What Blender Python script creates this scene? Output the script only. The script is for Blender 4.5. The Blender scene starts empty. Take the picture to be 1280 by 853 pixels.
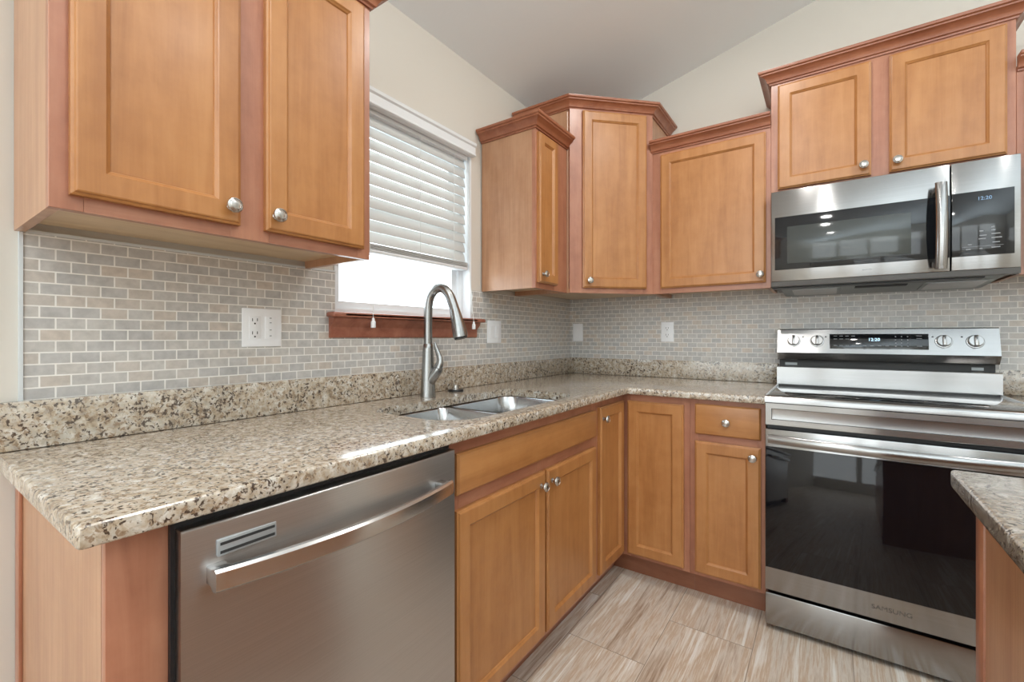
import bpy, bmesh, math, random
from mathutils import Matrix, Vector
random.seed(4)
PI = math.pi
S = bpy.context.scene
COL = S.collection

# ------------------------------------------------------------------ camera, world, lights, exposure
cam_d = bpy.data.cameras.new('camera')
cam_d.sensor_width = 36.0
cam_d.lens = 565.0 / 1280.0 * 36.0
cam_d.shift_y = -5.5 / 1280.0
cam_d.clip_start = 0.02
cam = bpy.data.objects.new('camera', cam_d)
COL.objects.link(cam)
cam.location = (1.412, -2.6915, 1.153)
cam.rotation_euler = (PI / 2, 0, 0.6097)
S.camera = cam

W = bpy.data.worlds.new('daylight')
S.world = W
W.use_nodes = True
bg = W.node_tree.nodes['Background']
bg.inputs[0].default_value = (0.90, 0.95, 1.0, 1)
bg.inputs[1].default_value = 5.5

S.view_settings.view_transform = 'Standard'
S.view_settings.look = 'None'
S.view_settings.gamma = 1.0
S.view_settings.exposure = 0.08
S.view_settings.use_curve_mapping = False
S.cycles.use_denoising = True
S.cycles.max_bounces = 8
S.cycles.diffuse_bounces = 5
S.cycles.caustics_reflective = False
S.cycles.caustics_refractive = False
S.cycles.sample_clamp_indirect = 6.0


def area(name, loc, target, sx, sy, power, col):
    l = bpy.data.lights.new(name, 'AREA')
    l.shape = 'RECTANGLE'; l.size = sx; l.size_y = sy; l.energy = power; l.color = col
    o = bpy.data.objects.new(name, l); COL.objects.link(o)
    o.location = loc
    o.rotation_euler = (Vector(target) - Vector(loc)).to_track_quat('-Z', 'Z').to_euler()
    return o


DAY = (0.84, 0.94, 1.0)
WARM = (0.97, 0.98, 1.0)
# rear windows of the room behind the camera
for wx in (0.55, 2.0, 3.45):
    area('rear_window_light', (wx, -6.35, 1.5), (wx, 0, 1.5), 1.3, 2.0, 20, DAY)
for wy in (-5.0,):
    area('right_fill_light', (5.1, wy, 1.55), (0, wy, 1.55), 0.9, 1.7, 8, DAY)  # added fill panel before the solid right wall, which has no window
# added fill discs under the ceiling, brightening floor and counters; no lamps seen there
for lx, ly in ((1.15, -1.1), (1.15, -2.3), (1.15, -3.6), (2.6, -1.5)):
    o = area('aisle_fill_light', (lx, ly, 2.466 + 0.257 * lx - 0.03), (lx, ly, 0), 0.15, 0.15, 7.5, (1.0, 0.97, 0.93))
    o.data.shape = 'DISK'
# added unseen fill panels aimed upward to brighten the vaulted ceiling by bounce
for ux, uy in ((1.0, -5.3), (2.9, -4.4), (4.2, -2.6), (3.6, -5.6)):
    area('ceiling_bounce_fill', (ux, uy, 1.85), (ux, uy, 3.2), 1.2, 1.2, 42, (0.76, 0.91, 1.0))

# ------------------------------------------------------------------ material helpers


def lin(r, g, b):
    def f(c):
        c /= 255.0
        return c / 12.92 if c <= 0.04045 else ((c + 0.055) / 1.055) ** 2.4
    return (f(r), f(g), f(b), 1)


def newmat(name):
    m = bpy.data.materials.new(name); m.use_nodes = True
    nt = m.node_tree
    return m, nt, nt.nodes['Principled BSDF']


def node(nt, typ, **kw):
    n = nt.nodes.new(typ)
    for k, v in kw.items():
        if k.startswith('_'):
            setattr(n, k[1:], v)
        else:
            n.inputs[k].default_value = v
    return n


def plain(name, col, rough=0.5, metal=0.0, spec=0.5, coat=0.0):
    m, nt, b = newmat(name)
    b.inputs['Base Color'].default_value = col
    b.inputs['Roughness'].default_value = rough
    b.inputs['Metallic'].default_value = metal
    b.inputs['Specular IOR Level'].default_value = spec
    b.inputs['Coat Weight'].default_value = coat
    b.inputs['Coat Roughness'].default_value = 0.05
    # faint procedural surface variation
    tc = node(nt, 'ShaderNodeTexCoord'); ns = node(nt, 'ShaderNodeTexNoise', Scale=60.0, Detail=3.0)
    bp = node(nt, 'ShaderNodeBump', Strength=0.015, Distance=0.002)
    nt.links.new(tc.outputs['Object'], ns.inputs['Vector'])
    nt.links.new(ns.outputs['Fac'], bp.inputs['Height'])
    nt.links.new(bp.outputs['Normal'], b.inputs['Normal'])
    return m


def ramp(nt, stops):
    r = nt.nodes.new('ShaderNodeValToRGB')
    e = r.color_ramp.elements
    while len(e) < len(stops):
        e.new(0.5)
    for i, (p, c) in enumerate(stops):
        e[i].position = p; e[i].color = c
    return r


def wood(name, dark, mid, light, axis='z', rough=0.36, stripes=False):
    m, nt, b = newmat(name)
    L = nt.links.new
    tc = node(nt, 'ShaderNodeTexCoord'); oi = node(nt, 'ShaderNodeObjectInfo')
    mul = node(nt, 'ShaderNodeVectorMath', _operation='SCALE'); mul.inputs['Scale'].default_value = 7.3
    comb = node(nt, 'ShaderNodeCombineXYZ')
    for k in range(3):
        L(oi.outputs['Random'], comb.inputs[k])
    L(comb.outputs[0], mul.inputs[0])
    add = node(nt, 'ShaderNodeVectorMath', _operation='ADD')
    L(tc.outputs['Object'], add.inputs[0]); L(mul.outputs[0], add.inputs[1])
    mp = node(nt, 'ShaderNodeMapping')
    sc = {'z': (9, 9, 0.9), 'x': (0.9, 9, 9), 'y': (9, 0.9, 9)}[axis]
    mp.inputs['Scale'].default_value = sc
    L(add.outputs[0], mp.inputs['Vector'])
    n1 = node(nt, 'ShaderNodeTexNoise', Scale=2.2, Detail=5.0, Roughness=0.55, Distortion=0.6)
    L(mp.outputs[0], n1.inputs['Vector'])
    mp2 = node(nt, 'ShaderNodeMapping')
    mp2.inputs['Scale'].default_value = tuple(s * (14 if s > 2 else 3) for s in sc)
    L(add.outputs[0], mp2.inputs['Vector'])
    n2 = node(nt, 'ShaderNodeTexNoise', Scale=1.6, Detail=3.0, Roughness=0.6)
    L(mp2.outputs[0], n2.inputs['Vector'])
    n3 = node(nt, 'ShaderNodeTexNoise', Scale=16.0, Detail=4.0, Roughness=0.6)
    L(add.outputs[0], n3.inputs['Vector'])
    mx = node(nt, 'ShaderNodeMath', _operation='MULTIPLY_ADD'); mx.inputs[1].default_value = 0.16 if not stripes else 0.7
    L(n2.outputs['Fac'], mx.inputs[0]); L(n1.outputs['Fac'], mx.inputs[2])
    mx2 = node(nt, 'ShaderNodeMath', _operation='MULTIPLY_ADD'); mx2.inputs[1].default_value = 0.45
    L(n3.outputs['Fac'], mx2.inputs[0]); L(mx.outputs[0], mx2.inputs[2])
    sub = node(nt, 'ShaderNodeMath', _operation='SUBTRACT'); sub.inputs[1].default_value = 0.30 if not stripes else 0.57
    L(mx2.outputs[0], sub.inputs[0])
    r = ramp(nt, [(0.28, dark), (0.5, mid), (0.72, light)])
    L(sub.outputs[0], r.inputs['Fac'])
    L(r.outputs['Color'], b.inputs['Base Color'])
    b.inputs['Roughness'].default_value = rough
    b.inputs['Coat Weight'].default_value = 0.25
    b.inputs['Coat Roughness'].default_value = 0.22
    bp = node(nt, 'ShaderNodeBump', Strength=0.04, Distance=0.001)
    L(n2.outputs['Fac'], bp.inputs['Height']); L(bp.outputs['Normal'], b.inputs['Normal'])
    return m


def steel(name, col, rough=0.25, aniso=0.75, rot=0.25):
    m, nt, b = newmat(name)
    L = nt.links.new
    b.inputs['Metallic'].default_value = 1.0
    tc = node(nt, 'ShaderNodeTexCoord'); mp = node(nt, 'ShaderNodeMapping')
    mp.inputs['Scale'].default_value = (1.5, 1.5, 260)
    ns = node(nt, 'ShaderNodeTexNoise', Scale=2.0, Detail=3.0)
    L(tc.outputs['Object'], mp.inputs['Vector']); L(mp.outputs[0], ns.inputs['Vector'])
    r = ramp(nt, [(0.3, tuple(c * 0.9 for c in col[:3]) + (1,)), (0.7, col)])
    L(ns.outputs['Fac'], r.inputs['Fac']); L(r.outputs['Color'], b.inputs['Base Color'])
    b.inputs['Roughness'].default_value = rough
    b.inputs['Anisotropic'].default_value = aniso
    b.inputs['Anisotropic Rotation'].default_value = rot
    tg = node(nt, 'ShaderNodeTangent', _direction_type='RADIAL', _axis='Z')
    L(tg.outputs[0], b.inputs['Tangent'])
    return m


def granite(name):
    m, nt, b = newmat(name)
    L = nt.links.new
    tc = node(nt, 'ShaderNodeTexCoord')
    warp = node(nt, 'ShaderNodeTexNoise', Scale=52.0, Detail=3.0)
    L(tc.outputs['Object'], warp.inputs['Vector'])
    ws = node(nt, 'ShaderNodeVectorMath', _operation='SCALE'); ws.inputs['Scale'].default_value = 0.016
    L(warp.outputs['Color'], ws.inputs[0])
    ad = node(nt, 'ShaderNodeVectorMath', _operation='ADD')
    L(tc.outputs['Object'], ad.inputs[0]); L(ws.outputs[0], ad.inputs[1])
    big = node(nt, 'ShaderNodeTexNoise', Scale=48.0, Detail=4.0, Roughness=0.62)
    L(ad.outputs[0], big.inputs['Vector'])
    base = ramp(nt, [(0.34, lin(132, 114, 96)), (0.43, lin(174, 156, 133)), (0.55, lin(195, 182, 165)), (0.66, lin(212, 206, 197))])
    L(big.outputs['Fac'], base.inputs['Fac'])
    # fine grey-white quartz grains
    q = node(nt, 'ShaderNodeTexVoronoi', Scale=150.0)
    L(ad.outputs[0], q.inputs['Vector'])
    qr = ramp(nt, [(0.0, (0, 0, 0, 1)), (0.55, (0, 0, 0, 1)), (0.75, (1, 1, 1, 1))])
    sep = node(nt, 'ShaderNodeSeparateColor'); L(q.outputs['Color'], sep.inputs[0]); L(sep.outputs[0], qr.inputs['Fac'])
    m1 = node(nt, 'ShaderNodeMix', _data_type='RGBA'); L(base.outputs['Color'], m1.inputs['A']); m1.inputs['B'].default_value = lin(176, 168, 156)
    mf = node(nt, 'ShaderNodeMath', _operation='MULTIPLY'); mf.inputs[1].default_value = 0.55
    L(qr.outputs['Color'], mf.inputs[0]); L(mf.outputs[0], m1.inputs['Factor'])
    # dark brown flecks
    dk = node(nt, 'ShaderNodeTexNoise', Scale=120.0, Detail=4.0, Roughness=0.6)
    L(ad.outputs[0], dk.inputs['Vector'])
    cl = node(nt, 'ShaderNodeTexNoise', Scale=7.0, Detail=2.0)
    L(tc.outputs['Object'], cl.inputs['Vector'])
    sm = node(nt, 'ShaderNodeMath', _operation='MULTIPLY_ADD'); sm.inputs[1].default_value = 0.2
    L(cl.outputs['Fac'], sm.inputs[0]); L(dk.outputs['Fac'], sm.inputs[2])
    dr = ramp(nt, [(0.655, (0, 0, 0, 1)), (0.705, (1, 1, 1, 1))])
    L(sm.outputs[0], dr.inputs['Fac'])
    m2 = node(nt, 'ShaderNodeMix', _data_type='RGBA'); L(m1.outputs['Result'], m2.inputs['A']); m2.inputs['B'].default_value = lin(74, 60, 50)
    L(dr.outputs['Color'], m2.inputs['Factor'])
    # tan flecks
    tn = node(nt, 'ShaderNodeTexNoise', Scale=95.0, Detail=3.0, Roughness=0.6)
    L(ad.outputs[0], tn.inputs['Vector'])
    tr = ramp(nt, [(0.57, (0, 0, 0, 1)), (0.64, (0.85, 0.85, 0.85, 1))])
    L(tn.outputs['Fac'], tr.inputs['Fac'])
    m3 = node(nt, 'ShaderNodeMix', _data_type='RGBA'); L(m2.outputs['Result'], m3.inputs['A']); m3.inputs['B'].default_value = lin(140, 116, 92)
    L(tr.outputs['Color'], m3.inputs['Factor'])
    L(m3.outputs['Result'], b.inputs['Base Color'])
    b.inputs['Roughness'].default_value = 0.19
    b.inputs['Specular IOR Level'].default_value = 0.7
    b.inputs['Coat Weight'].default_value = 0.6
    b.inputs['Coat Roughness'].default_value = 0.12
    return m


def tile_mat(name, axis):
    """1 x 2 inch stone brick mosaic; axis = world axis the rows run along."""
    m, nt, b = newmat(name)
    L = nt.links.new
    tc = node(nt, 'ShaderNodeTexCoord'); sp = node(nt, 'ShaderNodeSeparateXYZ'); cb = node(nt, 'ShaderNodeCombineXYZ')
    L(tc.outputs['Object'], sp.inputs[0])
    off = node(nt, 'ShaderNodeMath', _operation='ADD'); off.inputs[1].default_value = 5.05 if axis == 'Y' else 5.05
    L(sp.outputs[axis], off.inputs[0])
    oz = node(nt, 'ShaderNodeMath', _operation='SUBTRACT'); oz.inputs[1].default_value = 1.0165 - 0.0254 * 40
    L(sp.outputs['Z'], oz.inputs[0])
    L(off.outputs[0], cb.inputs[0]); L(oz.outputs[0], cb.inputs[1])
    br = node(nt, 'ShaderNodeTexBrick', Scale=1.0)
    br.offset = 0.5; br.offset_frequency = 2; br.squash = 1.0
    br.inputs['Color1'].default_value = (0, 0, 0, 1); br.inputs['Color2'].default_value = (1, 1, 1, 1)
    br.inputs['Mortar'].default_value = (0.5, 0.5, 0.5, 1)
    br.inputs['Mortar Size'].default_value = 0.0016
    br.inputs['Mortar Smooth'].default_value = 0.15
    br.inputs['Bias'].default_value = 0.0
    br.inputs['Brick Width'].default_value = 0.0505
    br.inputs['Row Height'].default_value = 0.0254
    L(cb.outputs[0], br.inputs['Vector'])
    cr = ramp(nt, [(0.0, lin(186, 184, 182)), (0.35, lin(193, 190, 187)), (0.6, lin(198, 194, 189)), (0.85, lin(200, 192, 184)), (1.0, lin(205, 193, 181))])
    L(br.outputs['Color'], cr.inputs['Fac'])
    ns = node(nt, 'ShaderNodeTexNoise', Scale=45.0, Detail=5.0, Roughness=0.6)
    L(tc.outputs['Object'], ns.inputs['Vector'])
    nr = ramp(nt, [(0.3, (0.82, 0.82, 0.82, 1)), (0.65, (1.06, 1.06, 1.06, 1))])
    L(ns.outputs['Fac'], nr.inputs['Fac'])
    mu = node(nt, 'ShaderNodeMix', _data_type='RGBA', _blend_type='MULTIPLY'); mu.inputs['Factor'].default_value = 1.0
    L(cr.outputs['Color'], mu.inputs['A']); L(nr.outputs['Color'], mu.inputs['B'])
    mx = node(nt, 'ShaderNodeMix', _data_type='RGBA'); L(mu.outputs['Result'], mx.inputs['A']); mx.inputs['B'].default_value = lin(238, 235, 230)
    L(br.outputs['Fac'], mx.inputs['Factor'])
    L(mx.outputs['Result'], b.inputs['Base Color'])
    b.inputs['Roughness'].default_value = 0.35
    bp = node(nt, 'ShaderNodeBump', Strength=0.35, Distance=0.002); bp.invert = True
    L(br.outputs['Fac'], bp.inputs['Height']); L(bp.outputs['Normal'], b.inputs['Normal'])
    return m


def floor_mat(name):
    m, nt, b = newmat(name)
    L = nt.links.new
    tc = node(nt, 'ShaderNodeTexCoord'); sp = node(nt, 'ShaderNodeSeparateXYZ'); cb = node(nt, 'ShaderNodeCombineXYZ')
    L(tc.outputs['Object'], sp.inputs[0])
    ay = node(nt, 'ShaderNodeMath', _operation='ADD'); ay.inputs[1].default_value = 0.82 + 0.305 + 0.61 * 20
    ax = node(nt, 'ShaderNodeMath', _operation='ADD'); ax.inputs[1].default_value = -0.885 + 0.3 * 30
    L(sp.outputs['Y'], ay.inputs[0]); L(sp.outputs['X'], ax.inputs[0])
    L(ay.outputs[0], cb.inputs[0]); L(ax.outputs[0], cb.inputs[1])
    br = node(nt, 'ShaderNodeTexBrick', Scale=1.0)
    br.offset = 0.5; br.offset_frequency = 2
    br.inputs['Color1'].default_value = (0, 0, 0, 1); br.inputs['Color2'].default_value = (1, 1, 1, 1)
    br.inputs['Mortar Size'].default_value = 0.0014; br.inputs['Mortar Smooth'].default_value = 0.1
    br.inputs['Brick Width'].default_value = 0.61; br.inputs['Row Height'].default_value = 0.3
    L(cb.outputs[0], br.inputs['Vector'])
    # travertine veins along y, shifted tile by tile
    sh = node(nt, 'ShaderNodeVectorMath', _operation='SCALE'); sh.inputs['Scale'].default_value = 3.0
    L(br.outputs['Color'], sh.inputs[0])
    ad = node(nt, 'ShaderNodeVectorMath', _operation='ADD'); L(tc.outputs['Object'], ad.inputs[0]); L(sh.outputs[0], ad.inputs[1])
    mp = node(nt, 'ShaderNodeMapping'); mp.inputs['Scale'].default_value = (13, 0.8, 1)
    L(ad.outputs[0], mp.inputs['Vector'])
    n1 = node(nt, 'ShaderNodeTexNoise', Scale=1.5, Detail=6.0, Roughness=0.6, Distortion=0.5)
    L(mp.outputs[0], n1.inputs['Vector'])
    mp2 = node(nt, 'ShaderNodeMapping'); mp2.inputs['Scale'].default_value = (75, 2.5, 1)
    L(ad.outputs[0], mp2.inputs['Vector'])
    n2 = node(nt, 'ShaderNodeTexNoise', Scale=1.6, Detail=6.0, Roughness=0.7)
    L(mp2.outputs[0], n2.inputs['Vector'])
    ma = node(nt, 'ShaderNodeMath', _operation='MULTIPLY_ADD'); ma.inputs[1].default_value = 0.55
    L(n2.outputs['Fac'], ma.inputs[0]); L(n1.outputs['Fac'], ma.inputs[2])
    r = ramp(nt, [(0.55, lin(158, 132, 110)), (0.66, lin(196, 178, 160)), (0.74, lin(218, 208, 196)), (0.81, lin(196, 170, 144)), (0.86, lin(214, 200, 184)), (0.95, lin(236, 231, 224))])
    L(ma.outputs[0], r.inputs['Fac'])
    mx = node(nt, 'ShaderNodeMix', _data_type='RGBA'); L(r.outputs['Color'], mx.inputs['A']); mx.inputs['B'].default_value = lin(150, 134, 118)
    L(br.outputs['Fac'], mx.inputs['Factor'])
    L(mx.outputs['Result'], b.inputs['Base Color'])
    b.inputs['Roughness'].default_value = 0.38
    bp = node(nt, 'ShaderNodeBump', Strength=0.1, Distance=0.002)
    L(n2.outputs['Fac'], bp.inputs['Height']); L(bp.outputs['Normal'], b.inputs['Normal'])
    return m


def paint(name, col):
    m, nt, b = newmat(name)
    L = nt.links.new
    tc = node(nt, 'ShaderNodeTexCoord'); ns = node(nt, 'ShaderNodeTexNoise', Scale=55.0, Detail=4.0)
    L(tc.outputs['Object'], ns.inputs['Vector'])
    bp = node(nt, 'ShaderNodeBump', Strength=0.12, Distance=0.003)
    L(ns.outputs['Fac'], bp.inputs['Height']); L(bp.outputs['Normal'], b.inputs['Normal'])
    b.inputs['Base Color'].default_value = col; b.inputs['Roughness'].default_value = 0.85
    return m


def emit(name, col, s):
    m, nt, b = newmat(name)
    b.inputs['Base Color'].default_value = (0, 0, 0, 1)
    b.inputs['Emission Color'].default_value = col
    b.inputs['Emission Strength'].default_value = s
    return m


def pane(name):
    m = bpy.data.materials.new(name); m.use_nodes = True
    nt = m.node_tree; nt.nodes.remove(nt.nodes['Principled BSDF'])
    out = nt.nodes['Material Output']
    t = node(nt, 'ShaderNodeBsdfTransparent'); t.inputs[0].default_value = (0.94, 0.98, 0.98, 1)
    g = node(nt, 'ShaderNodeBsdfGlossy'); g.inputs['Roughness'].default_value = 0.02
    lw = node(nt, 'ShaderNodeLayerWeight', Blend=0.5)
    pw = node(nt, 'ShaderNodeMath', _operation='POWER'); pw.inputs[1].default_value = 5.0
    fr = node(nt, 'ShaderNodeMath', _operation='MULTIPLY_ADD'); fr.inputs[1].default_value = 0.8; fr.inputs[2].default_value = 0.03
    nt.links.new(lw.outputs['Facing'], pw.inputs[0]); nt.links.new(pw.outputs[0], fr.inputs[0])
    mx = node(nt, 'ShaderNodeMixShader')
    nt.links.new(fr.outputs[0], mx.inputs[0]); nt.links.new(t.outputs[0], mx.inputs[1]); nt.links.new(g.outputs[0], mx.inputs[2])
    nt.links.new(mx.outputs[0], out.inputs['Surface'])
    return m


def slat_mat(name):
    m = bpy.data.materials.new(name); m.use_nodes = True
    nt = m.node_tree; b = nt.nodes['Principled BSDF']; out = nt.nodes['Material Output']
    b.inputs['Base Color'].default_value = lin(226, 224, 220); b.inputs['Roughness'].default_value = 0.45
    t = node(nt, 'ShaderNodeBsdfTranslucent'); t.inputs[0].default_value = lin(195, 195, 195)
    mx = node(nt, 'ShaderNodeMixShader'); mx.inputs[0].default_value = 0.3
    nt.links.new(b.outputs[0], mx.inputs[1]); nt.links.new(t.outputs[0], mx.inputs[2])
    nt.links.new(mx.outputs[0], out.inputs['Surface'])
    return m


DOORC = (lin(162, 106, 58), lin(176, 120, 69), lin(186, 131, 79))
M_door = wood('honey_maple', *DOORC)
M_doorh = wood('honey_maple_across', *DOORC, axis='x')
M_frame = wood('stained_frame', lin(150, 96, 72), lin(168, 112, 86), lin(180, 126, 98))
M_frameh = wood('stained_frame_across', lin(150, 96, 72), lin(168, 112, 86), lin(180, 126, 98), axis='x')
M_crown = wood('stained_crown', lin(138, 80, 54), lin(152, 92, 64), lin(166, 106, 76), axis='x')
M_side = wood('veneer_side', lin(170, 123, 91), lin(180, 134, 101), lin(190, 145, 112), stripes=True)
M_raw = wood('pale_underside', lin(200, 170, 132), lin(212, 184, 148), lin(222, 196, 160), axis='x')
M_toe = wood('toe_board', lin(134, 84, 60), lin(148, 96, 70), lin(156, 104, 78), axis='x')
M_cherry = wood('cherry_sill', lin(140, 82, 62), lin(160, 99, 78), lin(174, 114, 92), axis='x')
M_granite = granite('granite')
M_tileL = tile_mat('stone_mosaic_left', 'Y')
M_tileB = tile_mat('stone_mosaic_back', 'X')
M_floor = floor_mat('travertine_plank_tile')
M_wall = paint('beige_wall_paint', lin(214, 207, 197))
M_ceil = paint('ceiling_paint', lin(238, 241, 244))
M_steel = steel('brushed_stainless', (0.365, 0.36, 0.355, 1), 0.19, 0.88)
M_dsteel = steel('dark_stainless', (0.56, 0.55, 0.545, 1), 0.3, 0.7)
M_sink = steel('satin_sink_steel', (0.52, 0.52, 0.52, 1), 0.24, 0.6)
M_nickel = steel('satin_nickel', (0.55, 0.53, 0.50, 1), 0.26, 0.3)
M_faucet = steel('faucet_stainless', (0.34, 0.34, 0.335, 1), 0.27, 0.3)
M_black = plain('black_plastic', (0.012, 0.012, 0.014, 1), 0.35)
M_bglass = plain('black_glass', (0.008, 0.009, 0.011, 1), 0.06, 0.0, 0.6)
M_cook = plain('cooktop_glass', (0.012, 0.013, 0.014, 1), 0.05, 0.0, 1.0, 1.0)
M_ovglass = plain('oven_window_glass', (0.004, 0.004, 0.006, 1), 0.04, 0.0, 0.45)
M_mwglass = plain('microwave_mesh_window', (0.05, 0.056, 0.054, 1), 0.08, 0.0, 0.6)
M_lip = plain('dark_grey_lip', lin(88, 86, 84), 0.35, 0.5)  # dark grey lip below the microwave front
M_vent = plain('silver_vent', lin(176, 180, 182), 0.35, 0.4)
M_bright = steel('bright_stainless', (0.66, 0.655, 0.65, 1), 0.25, 0.6)
M_white = plain('white_plastic', lin(244, 245, 248), 0.35)
M_vinyl = plain('white_vinyl', lin(232, 234, 236), 0.4)
M_slot = plain('dark_slot', (0.03, 0.03, 0.03, 1), 0.6)
M_grey = plain('grey_print', lin(150, 152, 155), 0.5)
M_etch = plain('etched_print', lin(92, 84, 78), 0.5)
M_lgrey = plain('grey_metal', lin(150, 155, 156), 0.4, 0.3)
M_strip = plain('aluminium_edge', lin(216, 221, 224), 0.35, 0.2)
M_glow = emit('clock_glow', (0.55, 0.82, 1.0, 1), 2.2)
M_glow2 = emit('dim_clock_glow', (0.30, 0.50, 0.75, 1), 0.9)
M_pane = pane('window_glass')
M_slat = slat_mat('faux_wood_slat')
M_cord = plain('white_cord', lin(224, 224, 222), 0.7)

# ------------------------------------------------------------------ geometry helpers


def bm_new():
    return bmesh.new()


def bx(bm, x0, x1, y0, y1, z0, z1, b=0.0, seg=2):
    if x0 > x1: x0, x1 = x1, x0
    if y0 > y1: y0, y1 = y1, y0
    if z0 > z1: z0, z1 = z1, z0
    M = Matrix.Translation(((x0 + x1) / 2, (y0 + y1) / 2, (z0 + z1) / 2)) @ Matrix.Diagonal((x1 - x0, y1 - y0, z1 - z0, 1))
    r = bmesh.ops.create_cube(bm, size=1.0, matrix=M)
    if b > 0:
        b = min(b, 0.49 * min(x1 - x0, y1 - y0, z1 - z0))
        es = list({e for v in r['verts'] for e in v.link_edges})
        bmesh.ops.bevel(bm, geom=es, offset=b, offset_type='OFFSET', segments=seg, affect='EDGES', profile=0.5)
    return bm


def prism(bm, pts, axis, a, b):
    """pts: 2-D outline swept along axis from a to b. 'z': (x,y); 'x': (y,z); 'y': (x,z)."""
    def P(p, h):
        return {'z': (p[0], p[1], h), 'x': (h, p[0], p[1]), 'y': (p[0], h, p[1])}[axis]
    A = [bm.verts.new(P(p, a)) for p in pts]; B = [bm.verts.new(P(p, b)) for p in pts]
    n = len(pts)
    fs = [bm.faces.new(A[::-1]), bm.faces.new(B)]
    for i in range(n):
        j = (i + 1) % n
        fs.append(bm.faces.new((A[i], A[j], B[j], B[i])))
    bmesh.ops.recalc_face_normals(bm, faces=fs)
    return A, B


def lathe(bm, prof, n=28, M=Matrix()):
    """prof: (r, h) list, revolved about local z, then transformed by M."""
    rings = []
    for r, h in prof:
        if r < 1e-6:
            rings.append([bm.verts.new(M @ Vector((0, 0, h)))])
        else:
            rings.append([bm.verts.new(M @ Vector((r * math.cos(2 * PI * k / n), r * math.sin(2 * PI * k / n), h))) for k in range(n)])
    fs = []
    for A, B in zip(rings, rings[1:]):
        if len(A) == 1 and len(B) == 1:
            continue
        for k in range(n):
            j = (k + 1) % n
            if len(A) == 1:
                fs.append(bm.faces.new((A[0], B[k], B[j])))
            elif len(B) == 1:
                fs.append(bm.faces.new((A[k], A[j], B[0])))
            else:
                fs.append(bm.faces.new((A[k], A[j], B[j], B[k])))
    if len(rings[0]) > 1:
        fs.append(bm.faces.new(rings[0][::-1]))
    if len(rings[-1]) > 1:
        fs.append(bm.faces.new(rings[-1]))
    bmesh.ops.recalc_face_normals(bm, faces=fs)
    return bm


def tube(bm, pts, radii, n=16, flat=None):
    """round tube along pts with per-point radius; flat = (su, sv) squashes the section."""
    pts = [Vector(p) for p in pts]
    t0 = (pts[1] - pts[0]).normalized()
    up = Vector((0, 0, 1)) if abs(t0.z) < 0.9 else Vector((0, 1, 0))
    u = t0.cross(up).normalized()
    rings = []
    for i, p in enumerate(pts):
        if i == 0: t = t0
        elif i == len(pts) - 1: t = (pts[i] - pts[i - 1]).normalized()
        else: t = ((pts[i + 1] - p).normalized() + (p - pts[i - 1]).normalized()).normalized()
        u = (u - t * u.dot(t)).normalized(); v = t.cross(u)
        r = radii[i] if hasattr(radii, '__len__') else radii
        su, sv = flat or (1, 1)
        rings.append([bm.verts.new(p + (u * math.cos(2 * PI * k / n) * su + v * math.sin(2 * PI * k / n) * sv) * r) for k in range(n)])
    fs = []
    for A, B in zip(rings, rings[1:]):
        for k in range(n):
            j = (k + 1) % n
            fs.append(bm.faces.new((A[k], A[j], B[j], B[k])))
    fs.append(bm.faces.new(rings[0][::-1])); fs.append(bm.faces.new(rings[-1]))
    bmesh.ops.recalc_face_normals(bm, faces=fs)
    return bm


def sweep_bar(bm, path, sect):
    """rectangular-ish closed section (list of (out, z)) swept along a plan path of (pos(x,y), outward normal(x,y))."""
    rings = []
    for (px, py), (nx, ny), pz in path:
        rings.append([bm.verts.new((px + nx * o, py + ny * o, pz + z)) for o, z in sect])
    n = len(sect); fs = []
    for A, B in zip(rings, rings[1:]):
        for k in range(n):
            j = (k + 1) % n
            fs.append(bm.faces.new((A[k], A[j], B[j], B[k])))
    fs.append(bm.faces.new(rings[0][::-1])); fs.append(bm.faces.new(rings[-1]))
    bmesh.ops.recalc_face_normals(bm, faces=fs)
    return bm


def catmull(P, n=8):
    P = [Vector(p) for p in P]; out = []
    Q = [P[0] * 2 - P[1]] + P + [P[-1] * 2 - P[-2]]
    for i in range(1, len(Q) - 2):
        a, b, c, d = Q[i - 1:i + 3]
        for k in range(n):
            t = k / n
            out.append(0.5 * ((2 * b) + (c - a) * t + (2 * a - 5 * b + 4 * c - d) * t * t + (3 * b - a - 3 * c + d) * t ** 3))
    out.append(P[-1])
    return out


def obj(name, bm, mat, parent=None, kind=None, smooth=30.0, label=None):
    me = bpy.data.meshes.new(name)
    bmesh.ops.remove_doubles(bm, verts=bm.verts, dist=1e-6)
    bm.to_mesh(me); bm.free()
    me.materials.append(mat)
    if smooth:
        for p in me.polygons: p.use_smooth = True
        me.set_sharp_from_angle(angle=math.radians(smooth))
    o = bpy.data.objects.new(name, me); COL.objects.link(o)
    if parent is not None: o.parent = parent
    if kind: o['kind'] = kind
    if label: o['label'] = label
    return o


def thing(name, label, cat, loc=(0, 0, 0), rz=0.0, group=None):
    o = bpy.data.objects.new(name, None); COL.objects.link(o)
    o.empty_display_size = 0.05
    o.location = loc; o.rotation_euler = (0, 0, rz)
    o['label'] = label; o['category'] = cat
    if group: o['group'] = group
    return o


def box_obj(name, mat, parent, *a, b=0.0, kind=None, label=None):
    return obj(name, bx(bm_new(), *a, b=b), mat, parent, kind, label=label)


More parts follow.
